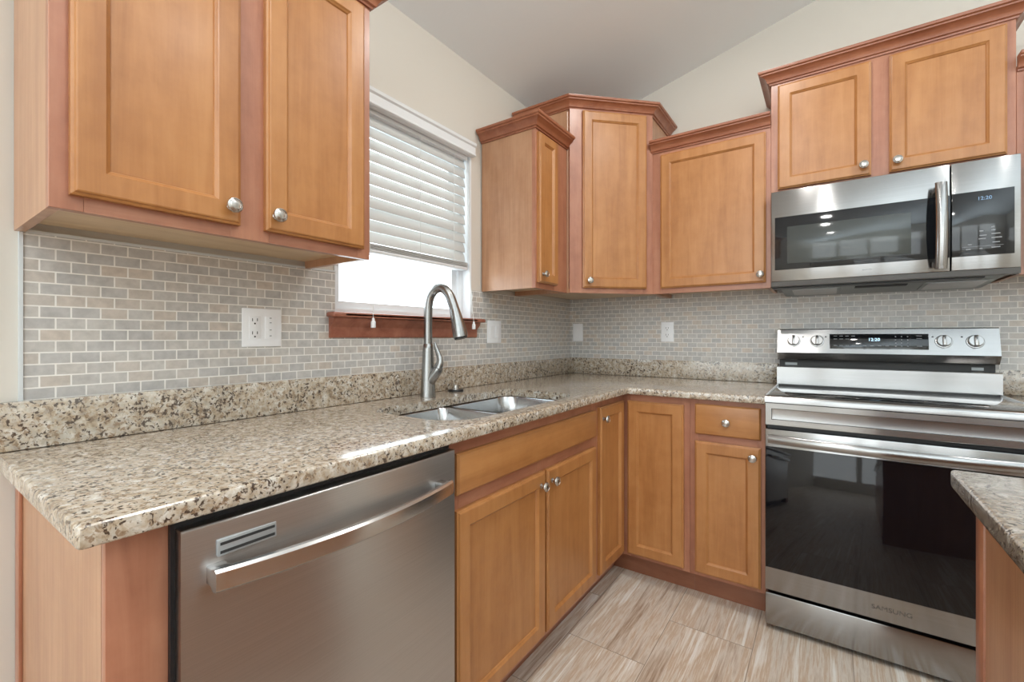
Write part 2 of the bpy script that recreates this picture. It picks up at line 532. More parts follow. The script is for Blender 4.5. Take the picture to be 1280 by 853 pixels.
def text(name, body, size, mat, parent, M, depth=0.0004, sx=1.0):
    c = bpy.data.curves.new(name, 'FONT')
    c.body = body; c.size = size; c.extrude = depth; c.align_x = 'CENTER'; c.align_y = 'CENTER'
    t = bpy.data.objects.new('tmp_text', c); COL.objects.link(t)
    dg = bpy.context.evaluated_depsgraph_get()
    me = bpy.data.meshes.new_from_object(t.evaluated_get(dg))
    bpy.data.objects.remove(t); bpy.data.curves.remove(c)
    me.transform(M @ Matrix.Diagonal((sx, 1, 1, 1)))
    me.materials.clear(); me.materials.append(mat); me.name = name
    o = bpy.data.objects.new(name, me); COL.objects.link(o); o.parent = parent
    return o


FACE = Matrix.Rotation(PI / 2, 4, 'X')      # text in the local xz plane, facing local -y

# ------------------------------------------------------------------ the room
LY = -6.4; RX = 5.2
CZ = lambda x: 2.466 + 0.257 * min(x, 3.2)
box_obj('floor', M_floor, None, -0.12, RX + 0.1, LY - 0.1, 0.12, -0.08, 0.0, kind='structure')
bm = bm_new()
prism(bm, [(-0.12, CZ(-0.12)), (3.2, CZ(3.2)), (RX + 0.1, CZ(3.2)), (RX + 0.1, CZ(3.2) + 0.1), (3.2, CZ(3.2) + 0.1), (-0.12, CZ(-0.12) + 0.1)], 'y', LY - 0.1, 0.12)
obj('ceiling', bm, M_ceil, kind='structure')

WY0, WY1, WZ0, WZ1 = -1.756, -1.018, 1.222, 2.055     # kitchen window opening
bm = bm_new()
for (a, b_, c, d) in ((LY, WY0, 0, CZ(0)), (WY1, 0.0, 0, CZ(0)), (WY0, WY1, 0, WZ0), (WY0, WY1, WZ1, CZ(0))):
    bx(bm, -0.12, 0.0, a, b_, c, d)
wall_left = obj('wall_left', bm, M_wall, kind='structure')
bm = bm_new()
prism(bm, [(-0.12, 0), (RX, 0), (RX, CZ(3.2)), (3.2, CZ(3.2)), (-0.12, CZ(-0.12))], 'y', 0.0, 0.12)
wall_back = obj('wall_back', bm, M_wall, kind='structure')
# walls of the room behind the camera
bm = bm_new(); bx(bm, -0.12, RX, LY - 0.1, LY, 0, CZ(3.2)); obj('wall_rear', bm, M_wall, kind='structure')
bm = bm_new(); bx(bm, RX, RX + 0.1, LY, 0.0, 0, CZ(3.2)); obj('wall_right', bm, M_wall, kind='structure')

# stone mosaic on the walls
ZT = 1.376; TY = -2.499; TT = 0.008
bm = bm_new()
for (a, b_, c, d) in ((TY, WY0, 1.0, ZT), (WY1, 0.0, 1.0, ZT), (WY0, WY1, 1.0, WZ0)):
    bx(bm, 0.0, TT, a, b_, c, d)
obj('mosaic_tile', bm, M_tileL, wall_left, kind='structure')
bm = bm_new(); bx(bm, TT, 2.75, -TT, 0.0, 1.0, 1.40)
obj('mosaic_tile', bm, M_tileB, wall_back, kind='structure')
bm = bm_new(); bx(bm, 0.0, 0.011, TY - 0.006, TY, 1.016, ZT + 0.006); bx(bm, 0.0, 0.011, TY, WY0, ZT, ZT + 0.006)
obj('trim_2', bm, M_strip, kind='structure')

# ------------------------------------------------------------------ window
bm = bm_new()
XG = -0.085
def frame_ring(bm, y0, y1, z0, z1, x0, x1, w, b=0.0):
    bx(bm, x0, x1, y0, y0 + w, z0, z1, b); bx(bm, x0, x1, y1 - w, y1, z0, z1, b)
    bx(bm, x0, x1, y0 + w, y1 - w, z0, z0 + w, b); bx(bm, x0, x1, y0 + w, y1 - w, z1 - w, z1, b)
frame_ring(bm, WY0, WY1, WZ0, WZ1, -0.115, -0.05, 0.035)
win = obj('window_1', bm, M_vinyl, kind='structure', smooth=0)
bm = bm_new(); frame_ring(bm, WY0 + 0.035, WY1 - 0.035, WZ0 + 0.033, 1.66, -0.10, -0.065, 0.03)
obj('sash', bm, M_vinyl, win, kind='structure', smooth=0)
bm = bm_new(); frame_ring(bm, WY0 + 0.035, WY1 - 0.035, 1.64, WZ1 - 0.035, -0.112, -0.09, 0.03)
obj('sash', bm, M_vinyl, win, kind='structure', smooth=0)
box_obj('glass', M_pane, win, -0.086, -0.082, WY0 + 0.06, WY1 - 0.06, WZ0 + 0.06, 1.65, kind='structure')
box_obj('glass', M_pane, win, -0.104, -0.100, WY0 + 0.06, WY1 - 0.06, 1.66, WZ1 - 0.05, kind='structure')
bm = bm_new()   # white side liners
bx(bm, -0.05, 0.004, WY1 - 0.008, WY1 + 0.0, WZ0, WZ1); bx(bm, -0.05, 0.004, WY0, WY0 + 0.008, WZ0, WZ1)
bx(bm, -0.05, 0.0, WY0, WY1, WZ1 - 0.008, WZ1)
obj('jamb_liner', bm, M_vinyl, win, kind='structure', smooth=0)
# cherry stool and apron
bm = bm_new()
bx(bm, -0.05, 0.055, WY0 + 0.009, WY1 - 0.009, WZ0 - 0.002, WZ0 + 0.016, 0.004)
bx(bm, TT + 0.0005, 0.055, WY0 - 0.035, WY1 + 0.05, WZ0 - 0.002, WZ0 + 0.016, 0.006, 3)
sill = obj('trim_1', bm, M_cherry, kind='structure')
bm = bm_new()
ap = [(TT + 0.0005, 1.149), (0.014, 1.149), (0.018, 1.156), (0.019, 1.186), (0.026, 1.196), (0.036, 1.206), (0.040, 1.219), (TT + 0.0005, 1.219)]
prism(bm, ap, 'y', WY0 - 0.024, WY1 + 0.026)
obj('apron', bm, M_cherry, sill, kind='structure')

# ------------------------------------------------------------------ blind
bl = thing('window_blind', 'white horizontal slatted blind pulled part way down over the sink window', 'blind', (0, -1.387, 1.47))
BW = 0.352
bm = bm_new()
prof = [(-0.002, 0.545), (0.024, 0.545), (0.030, 0.549), (0.030, 0.555), (0.026, 0.559), (0.026, 0.588), (0.033, 0.594), (0.035, 0.606), (-0.002, 0.606)]
prism(bm, prof, 'y', -BW - 0.028, BW + 0.022)
obj('valance', bm, M_vinyl, bl)
box_obj('head_rail', M_vinyl, bl, -0.045, -0.006, -BW, BW, 0.53, 0.574)
XB = -0.026
def slat_mesh():
    b = bm_new(); tilt = math.radians(71); n = 6; w = 0.05; L = BW - 0.004
    top = []; bot = []
    for i in range(n + 1):
        s = (i / n - 0.5) * w; c = 0.003 * (1 - (2 * i / n - 1) ** 2)
        for lst, o in ((top, c + 0.0013), (bot, c - 0.0013)):
            x = s * math.cos(tilt) + o * math.sin(tilt); z = -s * math.sin(tilt) + o * math.cos(tilt)
            lst.append((x, z))
    prism(b, top + bot[::-1], 'y', -L, L)
    return b
sl0 = obj('slat', slat_mesh(), M_slat, bl)
nsl = 11
for i in range(nsl):
    s = sl0 if i == 0 else sl0.copy()
    if i: COL.objects.link(s); s.parent = bl
    s.location = (XB, 0, 0.066 + 0.0445 * i)
# gathered slats above the bottom rail
for i in range(4):
    box_obj('slat', M_slat, bl, XB - 0.025, XB + 0.025, -BW + 0.004, BW - 0.004, 0.0165 + 0.0055 * i, 0.0195 + 0.0055 * i)
box_obj('bottom_rail', M_vinyl, bl, XB - 0.026, XB + 0.026, -BW + 0.004, BW - 0.004, 0.0, 0.015, b=0.004)
for yy in (-0.22, 0.04, 0.25):
    for xx in (XB - 0.027, XB + 0.027):
        b = bm_new(); tube(b, [(xx, yy, 0.0), (xx, yy, 0.53)], 0.0011, 6); obj('ladder_cord', b, M_cord, bl)
for yy, zb in ((-0.248, -0.285), (0.312, -0.283)):
    b = bm_new(); tube(b, [(0.06, yy + 0.008 * (yy > 0), zb + 0.035), (0.058, yy, -0.18), (0.035, yy, 0.1), (0.022, yy, 0.53)], 0.0012, 6)
    obj('lift_cord', b, M_cord, bl)
    b = bm_new(); lathe(b, [(0.003, 0.036), (0.005, 0.034), (0.0052, 0.026), (0.0085, 0.022), (0.009, 0.002), (0.008, 0.0)], 14, Matrix.Translation((0.06, yy + 0.008 * (yy > 0), zb)))
    obj('tassel', b, M_white, bl)
b = bm_new(); tube(b, catmull([(0.05, 0.302, 0.50), (0.05, 0.303, 0.1), (0.055, 0.297, -0.07), (0.058, 0.312, -0.13), (0.058, 0.301, -0.17), (0.058, 0.314, -0.21), (0.056, 0.304, -0.12), (0.05, 0.304, 0.0)], 8), 0.0016, 6)
obj('tilt_cord', b, M_cord, bl)

# ------------------------------------------------------------------ cabinet pieces
def ring_panel(bm, x0, x1, z0, z1, loops):
    """concentric rectangular loops: (inset, y); first loop is the back edge; last is filled."""
    R = []
    for ins, y in loops:
        R.append([bm.verts.new(p) for p in ((x0 + ins, y, z0 + ins), (x1 - ins, y, z0 + ins), (x1 - ins, y, z1 - ins), (x0 + ins, y, z1 - ins))])
    fs = []
    for A, B in zip(R, R[1:]):
        for k in range(4):
            j = (k + 1) % 4
            fs.append(bm.faces.new((A[k], A[j], B[j], B[k])))
    return R, fs


def knob(parent, x, y, z):
    """round satin knob standing out along local -y from (x, y, z)"""
    b = bm_new()
    M = Matrix.Translation((x, y, z)) @ Matrix.Rotation(PI / 2, 4, 'X')
    lathe(b, [(0.0085, 0.0), (0.0085, 0.002), (0.006, 0.004), (0.0055, 0.012), (0.009, 0.0155), (0.0155, 0.018), (0.0165, 0.0205), (0.0155, 0.024), (0.013, 0.0255), (0.0125, 0.0248), (0.009, 0.027), (0.0085, 0.0265), (0.0, 0.0285)], 28, M)
    return obj('knob', b, M_nickel, parent)


def door(parent, x0, x1, z0, z1, yf, kx=None, kz=None, stile=0.046, knob_on=True):
    """recessed-panel door on the face-frame plane y = yf (front is -y)"""
    b = bm_new()
    t = 0.0195
    R, fs = ring_panel(b, x0, x1, z0, z1, [(0, yf), (0, yf - t + 0.0065), (0.002, yf - t + 0.0055), (0.0045, yf - t + 0.0045), (0.006, yf - t + 0.001), (0.0085, yf - t), (stile, yf - t), (stile + 0.0025, yf - t + 0.002), (stile + 0.0035, yf - t + 0.0035), (stile + 0.007, yf - t + 0.006), (stile + 0.009, yf - t + 0.010)])
    fs.append(b.faces.new(R[0][::-1]))
    bmesh.ops.recalc_face_normals(b, faces=b.faces[:])
    d = obj('door', b, M_door, parent, smooth=20)
    i = stile + 0.0088
    box_obj('door_panel', M_door, d, x0 + i, x1 - i, yf - t + 0.0095, yf - 0.002, z0 + i, z1 - i)
    if knob_on:
        knob(d, kx, yf - t + 0.0005, kz)
    return d


def slab_front(name, parent, x0, x1, z0, z1, yf, kx=None, kz=None, mat=None):
    b = bm_new(); t = 0.0195
    R, fs = ring_panel(b, x0, x1, z0, z1, [(0, yf), (0, yf - t + 0.007), (0.003, yf - t + 0.004), (0.005, yf - t + 0.001), (0.008, yf - t)])
    b.faces.new(R[-1]); b.faces.new(R[0][::-1])
    bmesh.ops.recalc_face_normals(b, faces=b.faces[:])
    d = obj(name, b, mat or M_doorh, parent, smooth=20)
    if kx is not None:
        knob(d, kx, yf - t + 0.0005, kz)
    return d


def face_frame(parent, x0, x1, z0, z1, yf, stiles, rails, sw=0.04):
    """face frame of separate vertical stiles and horizontal rails, 19 mm thick behind the front plane yf"""
    out = []
    for a, c in stiles:
        b = bm_new(); bx(b, a, c, yf, yf + 0.019, z0, z1, 0.0008, 1)
        out.append(obj('stile', b, M_frame, parent))
    xs = sorted(stiles)
    for c, d in rails:
        for (p, q), (r, s) in zip(xs, xs[1:]):
            b = bm_new(); bx(b, q, r, yf + 0.0002, yf + 0.0188, c, d)
            out.append(obj('rail', b, M_frameh, parent))
    return out


CP = [(0.0, 0.0), (0.006, 0.0), (0.0075, 0.006), (0.014, 0.009), (0.017, 0.018), (0.024, 0.028), (0.034, 0.035), (0.039, 0.037), (0.040, 0.042), (0.047, 0.045), (0.049, 0.050), (0.049, 0.055), (0.0, 0.055)]


def crown(parent, path, z):
    """crown moulding mitred along an open plan polyline in local coords; outward is to the right of travel"""
    b = bm_new()
    P = [Vector((p[0], p[1])) for p in path]
    dirs = [(P[i + 1] - P[i]).normalized() for i in range(len(P) - 1)]
    nrm = [Vector((d.y, -d.x)) for d in dirs]
    rings = []
    for i, p in enumerate(P):
        if i == 0: off = nrm[0]
        elif i == len(P) - 1: off = nrm[-1]
        else:
            s = nrm[i - 1] + nrm[i]; off = s / (1 + nrm[i - 1].dot(nrm[i]))
        rings.append([b.verts.new((p.x + off.x * o, p.y + off.y * o, z + h)) for o, h in CP])
    n = len(CP)
    for A, B in zip(rings, rings[1:]):
        for k in range(n):
            j = (k + 1) % n
            b.faces.new((A[k], A[j], B[j], B[k]))
    b.faces.new(rings[0][::-1]); b.faces.new(rings[-1])
    bmesh.ops.recalc_face_normals(b, faces=b.faces[:])
    return obj('crown_molding', b, M_crown, parent, smooth=25)


def wall_box(parent, x0, x1, D, z1, left_side=True, right_side=True, recess=0.022):
    """upper carcass in local coords, z from 0 to z1, depth D (y from -D to 0), recessed pale bottom"""
    for a in (x0, x1 - 0.016):
        box_obj('side_panel', M_side, parent, a, a + 0.016, -D, 0, 0, z1)
    box_obj('bottom_panel', M_raw, parent, x0 + 0.016, x1 - 0.016, -D, 0, recess, recess + 0.014)
    box_obj('top_panel', M_raw, parent, x0 + 0.016, x1 - 0.016, -D, 0, z1 - 0.014, z1)
    box_obj('back_panel', M_raw, parent, x0 + 0.016, x1 - 0.016, -0.012, 0, recess + 0.014, z1 - 0.014)


ZU = 1.376; RZL = PI / 2
W_ = 0.0085       # stand-off so cabinets rest against the tile face
FD = 0.32         # face-frame plane distance from wall

# --- left upper double cabinet
y0 = -2.512; Wd = -1.851 - y0
c = thing('wall_cabinet', 'two-door maple wall cabinet nearest the camera, left of the window', 'wall cabinet', (W_, y0, ZU), RZL)
D = FD - W_
H = 0.79
wall_box(c, 0, Wd, D - 0.019, H - 0.04)
L_ = lambda y: y - y0
face_frame(c, 0, Wd, 0, H - 0.04, -D, [(0, 0.045), (L_(-2.225), L_(-2.14)), (Wd - 0.04, Wd)], [(0, 0.045), (H - 0.085, H - 0.04)])
door(c, L_(-2.487), L_(-2.209), 0.026, 0.716, -D, L_(-2.232), 0.062)
door(c, L_(-2.153), L_(-1.879), 0.026, 0.716, -D, L_(-2.133), 0.062)
crown(c, [(0, 0), (0, -D), (Wd, -D), (Wd, 0)], 0.729)

# --- narrow wall cabinet right of the window
y0 = -0.942; Wd = -0.640 - y0
c = thing('wall_cabinet', 'narrow single-door wall cabinet right of the window, beside the corner cabinet', 'wall cabinet', (W_, y0, ZU), RZL)
wall_box(c, 0, Wd, D - 0.019, 0.75)
L_ = lambda y: y - y0
face_frame(c, 0, Wd, 0, 0.75, -D, [(0, 0.03), (Wd - 0.13, Wd)], [(0, 0.045), (0.7, 0.75)])
door(c, L_(-0.930), L_(-0.757), 0.026, 0.716, -D, L_(-0.905), 0.065, stile=0.04)
crown(c, [(0, 0), (0, -D), (Wd - 0.001, -D)], 0.729)

# --- diagonal corner wall cabinet
A = Vector((0.332, -0.636)); B = Vector((0.652, -0.316))
c = thing('corner_wall_cabinet', 'tall angled corner wall cabinet with one door, above the counter corner', 'wall cabinet', (0, 0, ZU))
g = W_ + 0.0005
HD = 0.99
bm = bm_new()
prism(bm, [(g, -g), (g, A.y), (A.x - 0.012, A.y), (B.x, B.y + 0.012), (B.x, -g)], 'z', 0.022, HD - 0.03)
body = obj('carcass', bm, M_side, c)
bm = bm_new()
prism(bm, [(g, A.y + 0.0), (A.x - 0.001, A.y), (A.x - 0.001, A.y + 0.016), (g, A.y + 0.016)], 'z', 0.0, 0.0215)
obj('bottom_lip', bm, M_side, body)
bm = bm_new()
prism(bm, [(B.x, B.y + 0.001), (B.x, -g), (B.x - 0.016, -g), (B.x - 0.016, B.y + 0.001)], 'z', 0.0, 0.0215)
obj('bottom_lip', bm, M_side, body)
bm = bm_new()
prism(bm, [(g + 0.02, -g - 0.005), (g + 0.02, A.y + 0.02), (A.x - 0.03, A.y + 0.02), (B.x - 0.02, B.y + 0.03), (B.x - 0.02, -g - 0.005)], 'z', 0.0205, 0.0218)
obj('bottom_panel', bm, M_raw, body)
fl = (B - A).length
dpart = bpy.data.objects.new('angled_front', None); COL.objects.link(dpart)
# the angled front is built in its own turned frame, then baked into the cabinet frame
TR = Matrix.Translation((A.x, A.y, 0)) @ Matrix.Rotation(PI / 4, 4, 'Z')
bpy.data.objects.remove(dpart)
def bake(o):
    if isinstance(o, list):
        for q in o: bake(q)
        return
    o.data.transform(TR)
    for ch in o.children: bake(ch)
bake(face_frame(c, 0, fl, 0, HD - 0.03, -0.008, [(0, 0.085), (fl - 0.055, fl)], [(0, 0.045), (HD - 0.085, HD - 0.03)]))
bake(door(c, 0.066, fl - 0.040, 0.026, HD - 0.062, -0.008, 0.098, 0.062))
n_ = Vector((0.7071, -0.7071)) * 0.008
crown(c, [(g, A.y), (A.x + n_.x * 0.4, A.y), (B.x, B.y - n_.x * 0.4), (B.x, -g)], HD - 0.055)

# --- single wall cabinet on the back wall
x0 = 0.6525; Wd = 1.1995 - x0
c = thing('wall_cabinet', 'single-door wall cabinet between the corner cabinet and the microwave', 'wall cabinet', (x0, -W_, ZU))
wall_box(c, 0, Wd, D - 0.019, 0.75)
L_ = lambda x: x - x0
face_frame(c, 0, Wd, 0, 0.75, -D, [(0, 0.06), (Wd - 0.035, Wd)], [(0, 0.045), (0.7, 0.75)])
door(c, L_(0.702), L_(1.180), 0.026, 0.716, -D, L_(1.159), 0.062)
crown(c, [(0.0, -D), (Wd, -D)], 0.735)

# --- cabinet above the microwave
x0 = 1.200; Wd = 1.968 - x0; zb = 1.790
c = thing('wall_cabinet', 'short two-door wall cabinet mounted above the microwave', 'wall cabinet', (x0, -W_, zb))
hh = 2.31 - zb
wall_box(c, 0, Wd, D - 0.019, hh)
L_ = lambda x: x - x0
face_frame(c, 0, Wd, 0, hh, -D, [(0, 0.04), (L_(1.545), L_(1.63)), (Wd - 0.04, Wd)], [(0, 0.04), (hh - 0.05, hh)])
door(c, L_(1.227), L_(1.558), 0.026, 0.494, -D, L_(1.533), 0.066)
door(c, L_(1.615), L_(1.943), 0.024, 0.494, -D, L_(1.639), 0.063)
crown(c, [(0, 0), (0, -D), (Wd, -D), (Wd, 0)], hh - 0.012)

# --- wall cabinet right of the microwave
x0 = 1.9685; Wd = 0.62
c = thing('wall_cabinet', 'wall cabinet right of the microwave, cut off by the picture edge', 'wall cabinet', (x0, -W_, ZU))
wall_box(c, 0, Wd, D - 0.019, 0.75)
face_frame(c, 0, Wd, 0, 0.75, -D, [(0, 0.035), (0.285, 0.335), (Wd - 0.035, Wd)], [(0, 0.045), (0.7, 0.75)])
door(c, 0.022, 0.30, 0.026, 0.716, -D, 0.275, 0.062)
door(c, 0.32, Wd - 0.022, 0.026, 0.716, -D, 0.345, 0.062)
crown(c, [(0.001, -D), (Wd, -D), (Wd, 0)], 0.729)

# ------------------------------------------------------------------ base cabinets
BD = 0.605; ZB = 0.882; ZTK = 0.110


def base_box(parent, x0, x1, toe=True):
    for a in (x0, x1 - 0.016):
        b = bm_new()
        prism(b, [(-BD + 0.019, ZTK), (-BD + 0.019, ZB), (-0.012, ZB), (-0.012, 0), (-BD + 0.093, 0), (-BD + 0.093, ZTK)], 'x', a, a + 0.016)
        obj('side_panel', b, M_side, parent)
    box_obj('bottom_panel', M_side, parent, x0 + 0.016, x1 - 0.016, -BD + 0.019, -0.012, ZTK, ZTK + 0.016)
    box_obj('back_panel', M_side, parent, x0 + 0.016, x1 - 0.016, -0.024, -0.012, ZTK + 0.016, ZB)
    if toe:
        box_obj('toe_kick', M_toe, parent, x0, x1, -BD + 0.075, -BD + 0.092, 0, ZTK - 0.0005)


# sink base (left run)
y0 = -1.826; Wd = -0.9165 - y0
c = thing('sink_base_cabinet', 'sink base cabinet with plain false front above two doors, right of dishwasher', 'base cabinet', (0, y0, 0), RZL)
base_box(c, 0, Wd)
L_ = lambda y: y - y0
face_frame(c, 0, Wd, ZTK, ZB, -BD, [(0, 0.04), (L_(-1.39), L_(-1.32)), (Wd - 0.05, Wd)], [(ZTK, ZTK + 0.04), (0.68, 0.745), (0.835, ZB)])
slab_front('false_front', c, L_(-1.806), L_(-0.945), 0.735, 0.845, -BD)
door(c, L_(-1.806), L_(-1.360), 0.134, 0.694, -BD, L_(-1.392), 0.652)
door(c, L_(-1.346), L_(-0.945), 0.134, 0.694, -BD, L_(-1.318), 0.652)

# corner base cabinet: L-shaped front with two doors meeting in the inner corner
c = thing('corner_base_cabinet', 'corner base cabinet with two narrow doors meeting at the inside corner', 'base cabinet', (0, 0, 0))
bm = bm_new()
prism(bm, [(0.013, -0.013), (0.013, -0.915), (BD - 0.019, -0.915), (BD - 0.019, -BD + 0.019), (0.915, -BD + 0.019), (0.915, -0.013)], 'z', ZTK, ZB)
obj('carcass', bm, M_side, c)
bm = bm_new()
prism(bm, [(0.05, -0.05), (0.05, -0.915), (BD - 0.075, -0.915), (BD - 0.075, -BD + 0.075), (0.915, -BD + 0.075), (0.915, -0.05)], 'z', 0, ZTK - 0.0005)
obj('toe_kick', bm, M_toe, c)
TR = Matrix.Translation((0, -0.9155, 0)) @ Matrix.Rotation(PI / 2, 4, 'Z')
L_ = lambda y: y + 0.9155
bake(face_frame(c, 0, 0.9155 - BD, ZTK, ZB, -BD, [(0, 0.03), (0.9155 - BD - 0.040, 0.9155 - BD)], [(ZTK, ZTK + 0.04), (0.838, ZB)]))
d1 = door(c, L_(-0.900), L_(-0.632), 0.134, 0.850, -BD, L_(-0.879), 0.800, stile=0.044); bake(d1)
d1['label'] = 'left-hand corner door, facing the island'
face_frame(c, BD, 0.915, ZTK, ZB, -BD, [(BD, BD + 0.04), (0.88, 0.915)], [(ZTK, ZTK + 0.04), (0.838, ZB)])
door(c, 0.632, 0.889, 0.126, 0.850, -BD, knob_on=False)['label'] = 'right-hand corner door without a knob'

# drawer base
x0 = 0.9155; Wd = 1.2065 - x0
c = thing('drawer_base_cabinet', 'narrow base cabinet with one drawer over one door, left of the range', 'base cabinet', (x0, 0, 0))
base_box(c, 0, Wd)
L_ = lambda x: x - x0
face_frame(c, 0, Wd, ZTK, ZB, -BD, [(0, 0.035), (Wd - 0.03, Wd)], [(ZTK, ZTK + 0.04), (0.695, 0.74), (0.85, ZB)])
slab_front('drawer', c, L_(0.937), L_(1.190), 0.731, 0.861, -BD, L_(1.064), 0.792)
door(c, L_(0.937), L_(1.190), 0.128, 0.700, -BD, L_(1.162), 0.660)

# base right of the range
x0 = 1.978; Wd = 0.62
c = thing('base_cabinet', 'base cabinet under the short granite counter right of the range', 'base cabinet', (x0, 0, 0))
base_box(c, 0, Wd)
face_frame(c, 0, Wd, ZTK, ZB, -BD, [(0, 0.035), (0.285, 0.335), (Wd - 0.035, Wd)], [(ZTK, ZTK + 0.04), (0.695, 0.74), (0.85, ZB)])
slab_front('drawer', c, 0.022, Wd - 0.022, 0.731, 0.861, -BD, Wd / 2, 0.796)
door(c, 0.022, 0.30, 0.128, 0.700, -BD, 0.275, 0.660)
door(c, 0.32, Wd - 0.022, 0.128, 0.700, -BD, 0.345, 0.660)

# end panel left of the dishwasher
c = thing('cabinet_end_panel', 'tall wooden end panel closing the counter run left of the dishwasher', 'end panel', (0, -2.504, 0), RZL)
box_obj('side_skin', M_side, c, 0.0, 0.06, -BD + 0.019, -0.004, 0, ZB)
box_obj('front_stile', M_frame, c, 0.0, 0.072, -BD, -BD + 0.0185, 0, ZB, b=0.001)
box_obj('scribe_strip', M_frame, c, -0.006, -0.0002, -0.045, -0.004, 0, ZB, b=0.001)

# ------------------------------------------------------------------ island
c = thing('kitchen_island', 'island base cabinet with plain wood side at the lower right corner', 'island', (1.62, -1.60, 0))
bm = bm_new(); bx(bm, 0.012, 0.9, -1.9, -0.012, ZTK, ZB); bx(bm, 0.07, 0.84, -1.84, -0.06, 0, ZTK)
obj('carcass', bm, M_side, c)
box_obj('side_skin', M_side, c, 0.003, 0.0118, -1.9, -0.045, 0, ZB)
box_obj('corner_stile', M_frame, c, 0.0, 0.0118, -0.0445, 0.0, 0, ZB, b=0.002)
box_obj('end_panel', M_side, c, 0.012, 0.9, -0.0118, 0.0, 0, ZB)
cap = bm_new(); bx(cap, 1.592, 2.56, -3.54, -1.575, ZB + 0.001, 0.9155, 0.006, 3)
o = obj('island_countertop', cap, M_granite)
o['label'] = 'granite slab on the island at the right edge of the picture'; o['category'] = 'countertop'

# ------------------------------------------------------------------ countertops
def rrect(x0, x1, y0, y1, r, n=8):
    P = []
    rs = r if hasattr(r, '__len__') else (r,) * 4
    for (cx, cy, a, rr) in ((x1, y1, 0, rs[0]), (x0, y1, 90, rs[1]), (x0, y0, 180, rs[2]), (x1, y0, 270, rs[3])):
        sx = -1 if cx == x1 else 1; sy = -1 if cy == y1 else 1
        for k in range(n + 1):
            t = math.radians(a + 90 * k / n)
            P.append((cx + sx * rr + rr * math.cos(t), cy + sy * rr + rr * math.sin(t)))
    return P


SKX0, SKX1, SKY0, SKY1 = 0.195, 0.575, -1.765, -0.995
ct = thing('countertop', 'L-shaped granite countertop with low granite upstand along both walls', 'countertop', (0, 0, ZB))
bm = bm_new()
outline = [(0.001, -2.540), (0.643, -2.540), (0.643, -0.643), (1.2075, -0.643), (1.2075, -0.001), (0.001, -0.001)]
A_, B_ = prism(bm, outline, 'z', 0.0005, 0.0322)
ed = [e for e in bm.edges if all(v.co.x > 0.6 or v.co.y < -2.5 for v in e.verts) and not all(v.co.x > 1.2 for v in e.verts)
      and not (abs(e.verts[0].co.z - e.verts[1].co.z) > 0.01 and e.verts[0].co.x < 0.1)]
bmesh.ops.bevel(bm, geom=ed, offset=0.006, segments=3, affect='EDGES', profile=0.5)
slab = obj('slab', bm, M_granite, ct)
bm = bm_new(); prism(bm, rrect(SKX0, SKX1, SKY0, SKY1, (0.13, 0.07, 0.07, 0.13), 10), 'z', -0.05, 0.1)
cut = obj('cutter', bm, M_granite, ct)
md = slab.modifiers.new('sink_hole', 'BOOLEAN'); md.operation = 'DIFFERENCE'; md.object = cut; md.solver = 'EXACT'
bpy.context.view_layer.update()
dg = bpy.context.evaluated_depsgraph_get()
nm = bpy.data.meshes.new_from_object(slab.evaluated_get(dg))
slab.modifiers.clear(); slab.data = nm
bpy.data.objects.remove(cut)
for p in nm.polygons: p.use_smooth = True
nm.set_sharp_from_angle(angle=math.radians(28))
bm = bm_new(); bx(bm, 0.0085, 0.029, -2.5385, -0.0295, 0.0335, 0.1345, 0.002)
obj('upstand', bm, M_granite, ct)
bm = bm_new(); bx(bm, 0.0085, 1.2075, -0.029, -0.0085, 0.0335, 0.1345, 0.002)
obj('upstand', bm, M_granite, ct)
ct2 = thing('countertop', 'short granite countertop piece with upstand right of the range', 'countertop', (1.9765, 0, ZB))
bm = bm_new(); bx(bm, 0, 0.64, -0.643, -0.001, 0.0005, 0.033, 0.005)
obj('slab', bm, M_granite, ct2)
bm = bm_new(); bx(bm, 0, 0.64, -0.029, -0.0085, 0.0335, 0.1345, 0.002)
obj('upstand', bm, M_granite, ct2)

# ------------------------------------------------------------------ sink
sk = thing('kitchen_sink', 'stainless double-bowl undermount sink set in the granite under the window', 'sink', (0, 0, 0.68))
zr = ZB - 0.002 - 0.68


def bowl(ya, yb, rr):
    b = bm_new()
    x0, x1 = SKX0 - 0.003, SKX1 + 0.003
    spec = [(-0.005, zr, 0.0), (-0.001, zr, 0.0), (0.003, zr - 0.004, 0), (0.008, zr - 0.07, 0), (0.016, 0.045, 0), (0.028, 0.022, 0), (0.05, 0.012, 0), (0.10, 0.008, 0)]
    rings = []
    for ins, z, _ in spec:
        pts = rrect(x0 + ins, x1 - ins, ya + (ins if ins > 0 else ins * 0.4), yb - (ins if ins > 0 else ins * 0.4), tuple(max(0.012, q - ins) for q in rr), 10)
        rings.append([b.verts.new((p[0], p[1], z)) for p in pts])
    n = len(rings[0])
    for P, Q in zip(rings, rings[1:]):
        for k in range(n):
            j = (k + 1) % n
            b.faces.new((P[k], P[j], Q[j], Q[k]))
    b.faces.new(rings[-1])
    bmesh.ops.recalc_face_normals(b, faces=b.faces[:])
    for f in b.faces: f.normal_flip()
    o = obj('bowl', b, M_sink, sk, smooth=40)
    b = bm_new(); lathe(b, [(0.0, 0.0095), (0.03, 0.0095), (0.042, 0.011), (0.045, 0.0082)], 28, Matrix.Translation(((x0 + x1) / 2, (ya + yb) / 2, 0)))
    obj('drain', b, M_nickel, o)
    return o


DIV = -1.400
bowl(SKY0 - 0.003, DIV - 0.011, (0.05, 0.035, 0.075, 0.13))
bowl(DIV + 0.011, SKY1 + 0.003, (0.13, 0.075, 0.035, 0.05))
box_obj('divider', M_sink, sk, SKX0 - 0.003, SKX1 + 0.003, DIV - 0.0095, DIV + 0.0095, zr - 0.03, zr - 0.001, b=0.004)

